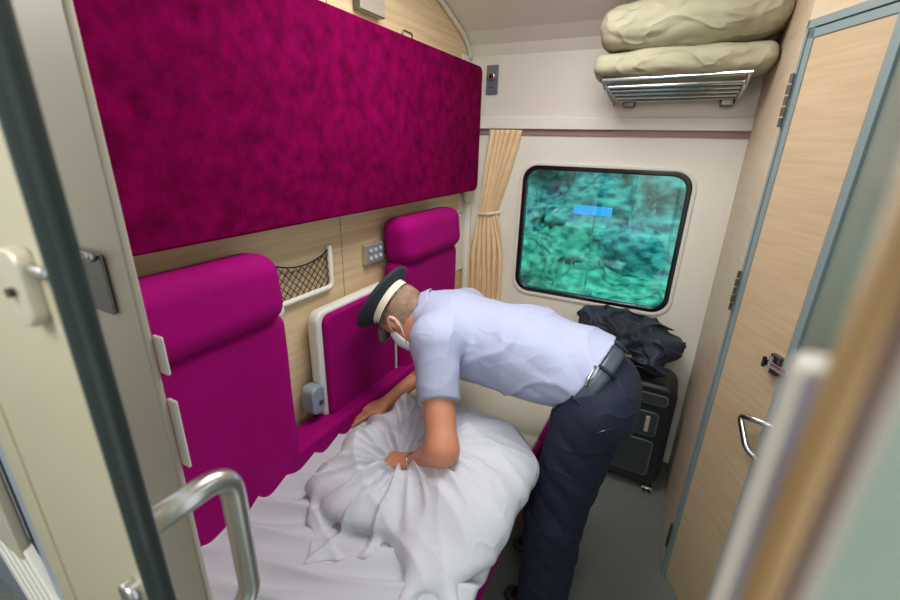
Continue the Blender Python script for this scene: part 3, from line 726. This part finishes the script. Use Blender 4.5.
# legs
for dy, dx in ((-.085, -.02), (.095, -.06)):
    hp = HIP+np.array((0.045, dy, -.07)); kn = np.array((-.14+dx, 1.34+dy*1.3, .50)); an = np.array((-.12+dx, 1.34+dy*1.35, .09))
    s.cap(hp, kn, .07, .052); s.cap(kn, an, .05, .036); s.cap(an+np.array((.03, 0, -.04)), an+np.array((-.14, 0, -.06)), .036, .03)
# arms
s.cap(LS, LE, .058, .047); s.cap(LE, LW, .046, .029); s.cap(RS, RE, .052, .042); s.cap(RE, RW, .042, .027)
# head
s.ell(hd(.02, -.01, 0), (.098, .102, .077), ax=(HU, HF, HS), k=.03)
s.ell(hd(-.055, .035, 0), (.068, .062, .056), ax=(HU, HF, HS), k=.03)
s.ell(hd(-.105, .062, 0), (.028, .026, .03), ax=(HU, HF, HS), k=.03)
s.cap(hd(.005, .085, 0), hd(-.032, .106, 0), .009, .013, k=.012)                 # nose
s.ell(hd(-.068, .09, 0), (.012, .012, .024), ax=(HU, HF, HS), k=.01)             # mouth
for q in (-1, 1):
    s.ell(hd(.012, .088, .03*q), (.010, .012, .016), ax=(HU, HF, HS), sub=True, k=.012)  # eye sockets
    s.ell(hd(.010, .076, .03*q), (.011, .012, .012), ax=(HU, HF, HS), k=.004)            # eyeballs under lids
    s.cap(hd(.03, .088, .015*q), hd(.03, .078, .045*q), .007, .006, k=.01)               # brow
    s.ell(hd(-.005, .002, .078*q), (.032, .019, .009), ax=(HU, HF, HS+HF*(-.35*0)), k=.008)
    s.ell(hd(-.002, .001, .087*q), (.021, .010, .006), ax=(HU, HF, HS), sub=True, k=.006)
    s.cap(hd(.020, -.008, .083*q), hd(.0, -.020, .088*q), .006, .006, k=.006); s.cap(hd(.0, -.020, .088*q), hd(-.025, -.008, .084*q), .006, .005, k=.006)
def hand(S, W, d, pn, side, curl, L=.09):
    """W wrist, d direction of the fingers, pn palm normal, side thumb direction"""
    d = U3(d); pn = U3(pn); side = U3(np.cross(np.cross(d, np.array(side, float)), d))
    S.cap(W, W+d*.025, .026, .026, flat=pn, ff=.7, k=.02)
    S.box(W+d*.055, (.042, .040, .013), ax=(d, side, pn), r=.012, k=.02)
    for i, (o, ln) in enumerate(((.031, .072), (.011, .080), (-.010, .075), (-.030, .060))):
        b = W+d*.09+side*o; c1 = curl
        d1 = U3(d*math.cos(c1*.5)+pn*math.sin(c1*.5)); d2_ = U3(d*math.cos(c1*1.3)+pn*math.sin(c1*1.3)); d3 = U3(d*math.cos(c1*1.9)+pn*math.sin(c1*1.9))
        p1 = b+d1*ln*.45; p2 = p1+d2_*ln*.32; p3 = p2+d3*ln*.23
        S.cap(b-d*.012, p1, .0095, .009, k=.007); S.cap(p1, p2, .009, .0082, k=.004); S.cap(p2, p3, .0082, .0072, k=.004)
    t0 = W+d*.03+side*.028; t1 = t0+U3(d*.7+side*.75+pn*.3)*.038; t2 = t1+U3(d*.95+side*.25+pn*.4)*.032
    S.cap(t0-d*.01, t1, .014, .0105, k=.012); S.cap(t1, t2, .0105, .0085, k=.005)
hand(s, LW, (-.93, -.14, -.10), (.1, .0, -1), (.1, .9, 0), .8)
hand(s, RW, (-.48, -.86, -.10), (0, 0, -1), (.8, -.5, 0), .22)
body = s.obj('body', 'skin', pr, it=1)

# shirt
s = SDF((-.95, .95, .80), (.08, 1.66, 1.34), .0055, .05)
s.cap((-.10, 1.35, 1.03), (-.36, 1.345, 1.075), .155, .150, flat=(0, 0, 1), ff=.92)
s.cap((-.36, 1.345, 1.075), (-.62, 1.33, 1.095), .150, .145, flat=(0, 0, 1), ff=.92)
s.cap((-.30, 1.34, 1.00), (-.60, 1.33, 1.02), .10, .11, k=.06)
s.cap(LS+(0, .01, 0), RS+(0, -.01, 0), .085, .085, k=.08)
s.cap((-.69, 1.33, 1.125), (-.765, 1.315, 1.155), .098, .074, k=.05)
SLd = U3(LE-LS); s.cap(LS+(0, 0, .0), LS+SLd*.20, .078, .066, k=.04); SRd = U3(RE-RS); s.cap(RS, RS+SRd*.20, .078, .068, k=.04)
def sleeve_cut(S, c, dr, rad=.12):
    """flatten the sleeve end"""
    I, (X, Y, Z) = S._box(c-np.array((rad,)*3), c+np.array((rad,)*3)+dr*.1, 0)
    d = (X-c[0])*dr[0]+(Y-c[1])*dr[1]+(Z-c[2])*dr[2]; S.D[I] = np.where(((X-c[0])**2+(Y-c[1])**2+(Z-c[2])**2) < rad**2, np.maximum(S.D[I], d), S.D[I])
sleeve_cut(s, LS+SLd*.205, SLd); sleeve_cut(s, RS+SRd*.205, SRd)
# open the neck
s.cap((-.79, 1.31, 1.17), (-.90, 1.31, 1.21), .066, .08, sub=True, k=.01)
BN = U3((-1, 0, .60))                              # normal of the waist plane, pointing to the chest
WP = np.array((-.165, 1.35, 1.03))
s.cut(WP, -BN)
def sf(P):
    x = P[:, 0]; z = P[:, 2]; y = P[:, 1]
    w_ = np.clip((x+.62)/.45, 0, 1)
    a = fold((x*.55+z*1.0)*34+2.2*nz(P, 6, 51))*.0075*w_
    b = fold((x*.9-z*.5+y*.6)*24+2.5*nz(P, 5, 52))*.005
    e = np.sqrt((x-LS[0])**2+(y-LS[1])**2+(z-LS[2]+.06)**2)
    c = .006*fold(e*60+nz(P, 8, 53))*np.exp(-(e/.13)**2)
    return -(.017*ridge(np.stack([(x*.45+z)*1.0, y*.25, (x-z*.3)*.3], 1), 16, 55, 3)*w_+.010*ridge(P, 11, 56, 3)*np.clip(w_+.4, 0, 1))+.5*(a+b)+c+.003*nz(P, 16, 54)
s.disp(sf, .04)
s.obj('shirt', 'shirt', pr, it=1)
# collar
m = MB()
ca = U3(HC-(-.72, 1.33, 1.13)); cb = U3(np.cross(ca, (0, 1, 0))); cc = np.cross(ca, cb)
CC = np.array((-.765, 1.315, 1.150))
m.grid(lambda u, v: tuple(CC+ca*(-.004+.024*v*(1.0 if True else 0))+cb*math.cos(2*PI*u)*(.0735-.006*v)+cc*math.sin(2*PI*u)*(.0735-.006*v)), 40, 3)
m.grid(lambda u, v: tuple(CC+ca*(.021-.040*v)+cb*math.cos(2*PI*u)*(.0675+.018*v)+cc*math.sin(2*PI*u)*(.0675+.018*v)), 40, 4)
c_ = obj('collar', m, 'shirt', pr, smooth=True); c_.modifiers.new('s', 'SOLIDIFY').thickness = .003
# trousers
s = SDF((-.36, 1.10, .0), (.16, 1.66, 1.22), .006, .05)
s.cap((-.125, 1.35, .975), (-.20, 1.35, 1.035), .150, .148, k=.05, flat=(1, 0, .6), ff=.95)
s.ell((-.085, 1.275, .955), (.10, .10, .12)); s.ell((-.085, 1.43, .955), (.10, .10, .12))
s.cap((-.12, 1.265, .92), (-.18, 1.235, .50), .115, .100, k=.04); s.cap((-.18, 1.235, .50), (-.18, 1.225, .07), .100, .092, k=.03)
s.cap((-.14, 1.45, .92), (-.20, 1.47, .50), .112, .088, k=.04); s.cap((-.20, 1.47, .50), (-.17, 1.48, .07), .088, .078, k=.03)
s.cut(WP-BN*.0, BN); s.cut((0, 0, .04), (0, 0, -1))
def tf(P):
    x, y, z = P.T
    a = fold(z*30+x*22+2*nz(P, 5, 61))*.007*np.clip((z-.15)/.4, .2, 1)*np.clip((1.0-z)/.1, 0, 1)
    b = fold((x*1.0+z*.8)*40+2*nz(P, 5, 62))*.005*np.exp(-((z-.84)/.10)**2)
    return a+b+.003*nz(P, 14, 63)-.003
s.disp(tf, .04)
tr_ = s.obj('trousers', 'navy', pr, it=1)
# belt: an elliptic band around the waist plane
e1 = U3(np.cross(BN, (0, 1, 0))); e2 = np.array((0, 1., 0)); 
def waist(u, r, off): a = 2*PI*u; return WP+BN*off+e1*math.cos(a)*(.142+r)+e2*math.sin(a)*(.150+r)
m = MB(); m.grid(lambda u, v: tuple(waist(u, .012, -.045+.045*v)), 64, 3); b_ = obj('belt', m, 'belt', pr, smooth=True); b_.modifiers.new('s', 'SOLIDIFY').thickness = .004
for u in (.62, .75, .90, .5, .38):
    m = MB(); m.tube([waist(u, .016, -.055), waist(u, .019, -.03), waist(u, .016, .006)], .0055, 8); obj('belt_loop', m, 'navy', pr, smooth=True)
for u in (.695,):
    m = MB(); m.tube([waist(u, .02, -.005), waist(u-.02, .022, .006), waist(u-.065, .02, .012)], .005, 8); kc = obj('key_clip', m, 'steel2', pr, smooth=True)
    kc['label'] = 'silver key clip on the belt'
# pocket opening
m = MB(); m.tube([(-.115, 1.152, .925), (-.075, 1.152, .955), (-.03, 1.175, .975)], .003, 6); obj('pocket_edge', m, 'gloss', pr, smooth=True)
# shoes
for dy, dx in ((-.115, -.02), (.13, -.07)):
    s = SDF((-.40, 1.14, 0), (.10, 1.56, .12), .006, .03); cx_ = -.15+dx; cy_ = 1.34+dy
    s.cap((cx_+.07, cy_, .04), (cx_-.12, cy_, .032), .042, .038, flat=(0, 0, 1), ff=.85); s.cut((0, 0, .004), (0, 0, -1)); s.obj('shoe', 'gloss', pr)
# hair: shell over the back of the skull
s = SDF(HC-.16, HC+.16, .003, .015)
s.ell(hd(.02, -.012, 0), (.1005, .1045, .0800), ax=(HU, HF, HS))
s.cut(hd(.0, .036, 0), U3(HF*1.0-HU*.25)); s.cut(hd(-.055, -.03, 0), U3(-HU*1.0+HF*.55))
for q in (-1, 1): s.ell(hd(-.012, .010, .085*q), (.040, .030, .03), ax=(HU, HF, HS), sub=True, k=.006)
s.disp(lambda P: .0012*nz(P, 160, 71)+.001*nz(P, 300, 72), .01)
s.obj('hair', 'hair', pr, it=1)
# peaked cap
CU = U3(HU*.97+HF*.14); CF = U3(HF-CU*(HF@CU)); CS = HS
CO = hd(.045, -.006, 0)
def cp_(u, f, s_): return CO+CU*u+CF*f+CS*s_
NS = 48
def ringc(r_, u, sh=0): return [cp_(u+(.012*math.cos(2*PI*i/NS) if sh else 0)*sh, math.cos(2*PI*i/NS)*r_*1.17, math.sin(2*PI*i/NS)*r_) for i in range(NS)]
def shell(prof, sh=0):
    m = MB(); R = [ringc(r_, u, 0) if sh == 0 else [cp_(u+sh*k_*math.cos(2*PI*i/NS), math.cos(2*PI*i/NS)*r_*1.17, math.sin(2*PI*i/NS)*r_) for i in range(NS)] for (r_, u, k_) in prof]
    vs = sum(R, []); fs = [(a*NS+i, a*NS+(i+1) % NS, (a+1)*NS+(i+1) % NS, (a+1)*NS+i) for a in range(len(R)-1) for i in range(NS)]
    return m.add(vs, fs)
m = shell([(.086, .0, 0), (.0875, .004, 0), (.088, .034, .0), (.086, .038, 0)]); cb_ = obj('cap_band', m, 'capband', pr, smooth=True); cb_['label'] = 'cream band of the cap'
cb_.modifiers.new('s', 'SOLIDIFY').thickness = .003
m = shell([(.0875, .033, 0), (.102, .041, .2), (.124, .055, .7), (.131, .064, 1), (.126, .073, 1), (.098, .080, 1), (.05, .083, .6), (.004, .084, 0)], .016); obj('cap_crown', m, 'cap', pr, smooth=True)
m = shell([(.0885, .0, 0), (.0895, .003, 0), (.0885, .006, 0)]); obj('cap_piping', m, 'gloss', pr, smooth=True)
m = MB()
def vis(u, v):
    a = (u-.5)*math.radians(125); w_ = math.cos((u-.5)*PI)**.6 if 0 < u < 1 else 0
    r_ = .0885+.050*v*w_; return tuple(cp_(.006-.030*v*w_, math.cos(a)*r_*1.17, math.sin(a)*r_))
m.grid(vis, 24, 6); v_ = obj('cap_visor', m, 'rubber', pr, smooth=True); v_.modifiers.new('s', 'SOLIDIFY').thickness = .003
for q in (1, -1):
    a = q*math.radians(62); m = MB(); m.tube([cp_(.010, math.cos(a)*.0895*1.17, math.sin(a)*.0895), cp_(.010, math.cos(a)*.095*1.17, math.sin(a)*.095)], .007, 12)
    bt = obj('cap_button', m, 'gold', pr); bt['label'] = 'brass cap button'
m = MB(); m.tube([cp_(.010, math.cos(a)*.093*1.17, math.sin(a)*.093) for a in [math.radians(-60+5*i) for i in range(25)]], .005, 8); obj('cap_strap', m, 'gloss', pr, smooth=True)
# face mask and ear loops
m = MB()
def mk(u, v):
    a = (u-.5)*math.radians(150); uu = -.012-.095*v
    rf = .108+.008*math.cos(a)-.035*abs(v-.45); rs = .064
    return tuple(hd(uu, .012+math.cos(a)*(rf-.012), math.sin(a)*rs))
m.grid(mk, 20, 10); k_ = obj('face_mask', m, 'maskm', pr, smooth=True); k_.modifiers.new('s', 'SOLIDIFY').thickness = .002
for q in (-1, 1):
    m = MB(); m.tube(arc([hd(-.02, .045, .066*q), hd(.012, .016, .080*q), hd(.024, -.010, .086*q), hd(.005, -.026, .086*q), hd(-.03, -.012, .080*q), hd(-.085, .04, .064*q)], .02), .0022, 6)
    obj('ear_loop', m, 'maskm', pr, smooth=True)
# bracelet on the near wrist
wd = U3(LW-LE); w1 = U3(np.cross(wd, (0, 1, .3))); w2 = np.cross(wd, w1)
m = MB(); cW = LW-wd*.012
m.tube([cW+w1*.034*math.cos(2*PI*i/30)+w2*.032*math.sin(2*PI*i/30)+wd*.004*math.sin(4*PI*i/30) for i in range(30)], .0032, 8, closed=True)
br = obj('bracelet', m, 'steel2', pr, smooth=True); br['label'] = 'silver bracelet on the near wrist'
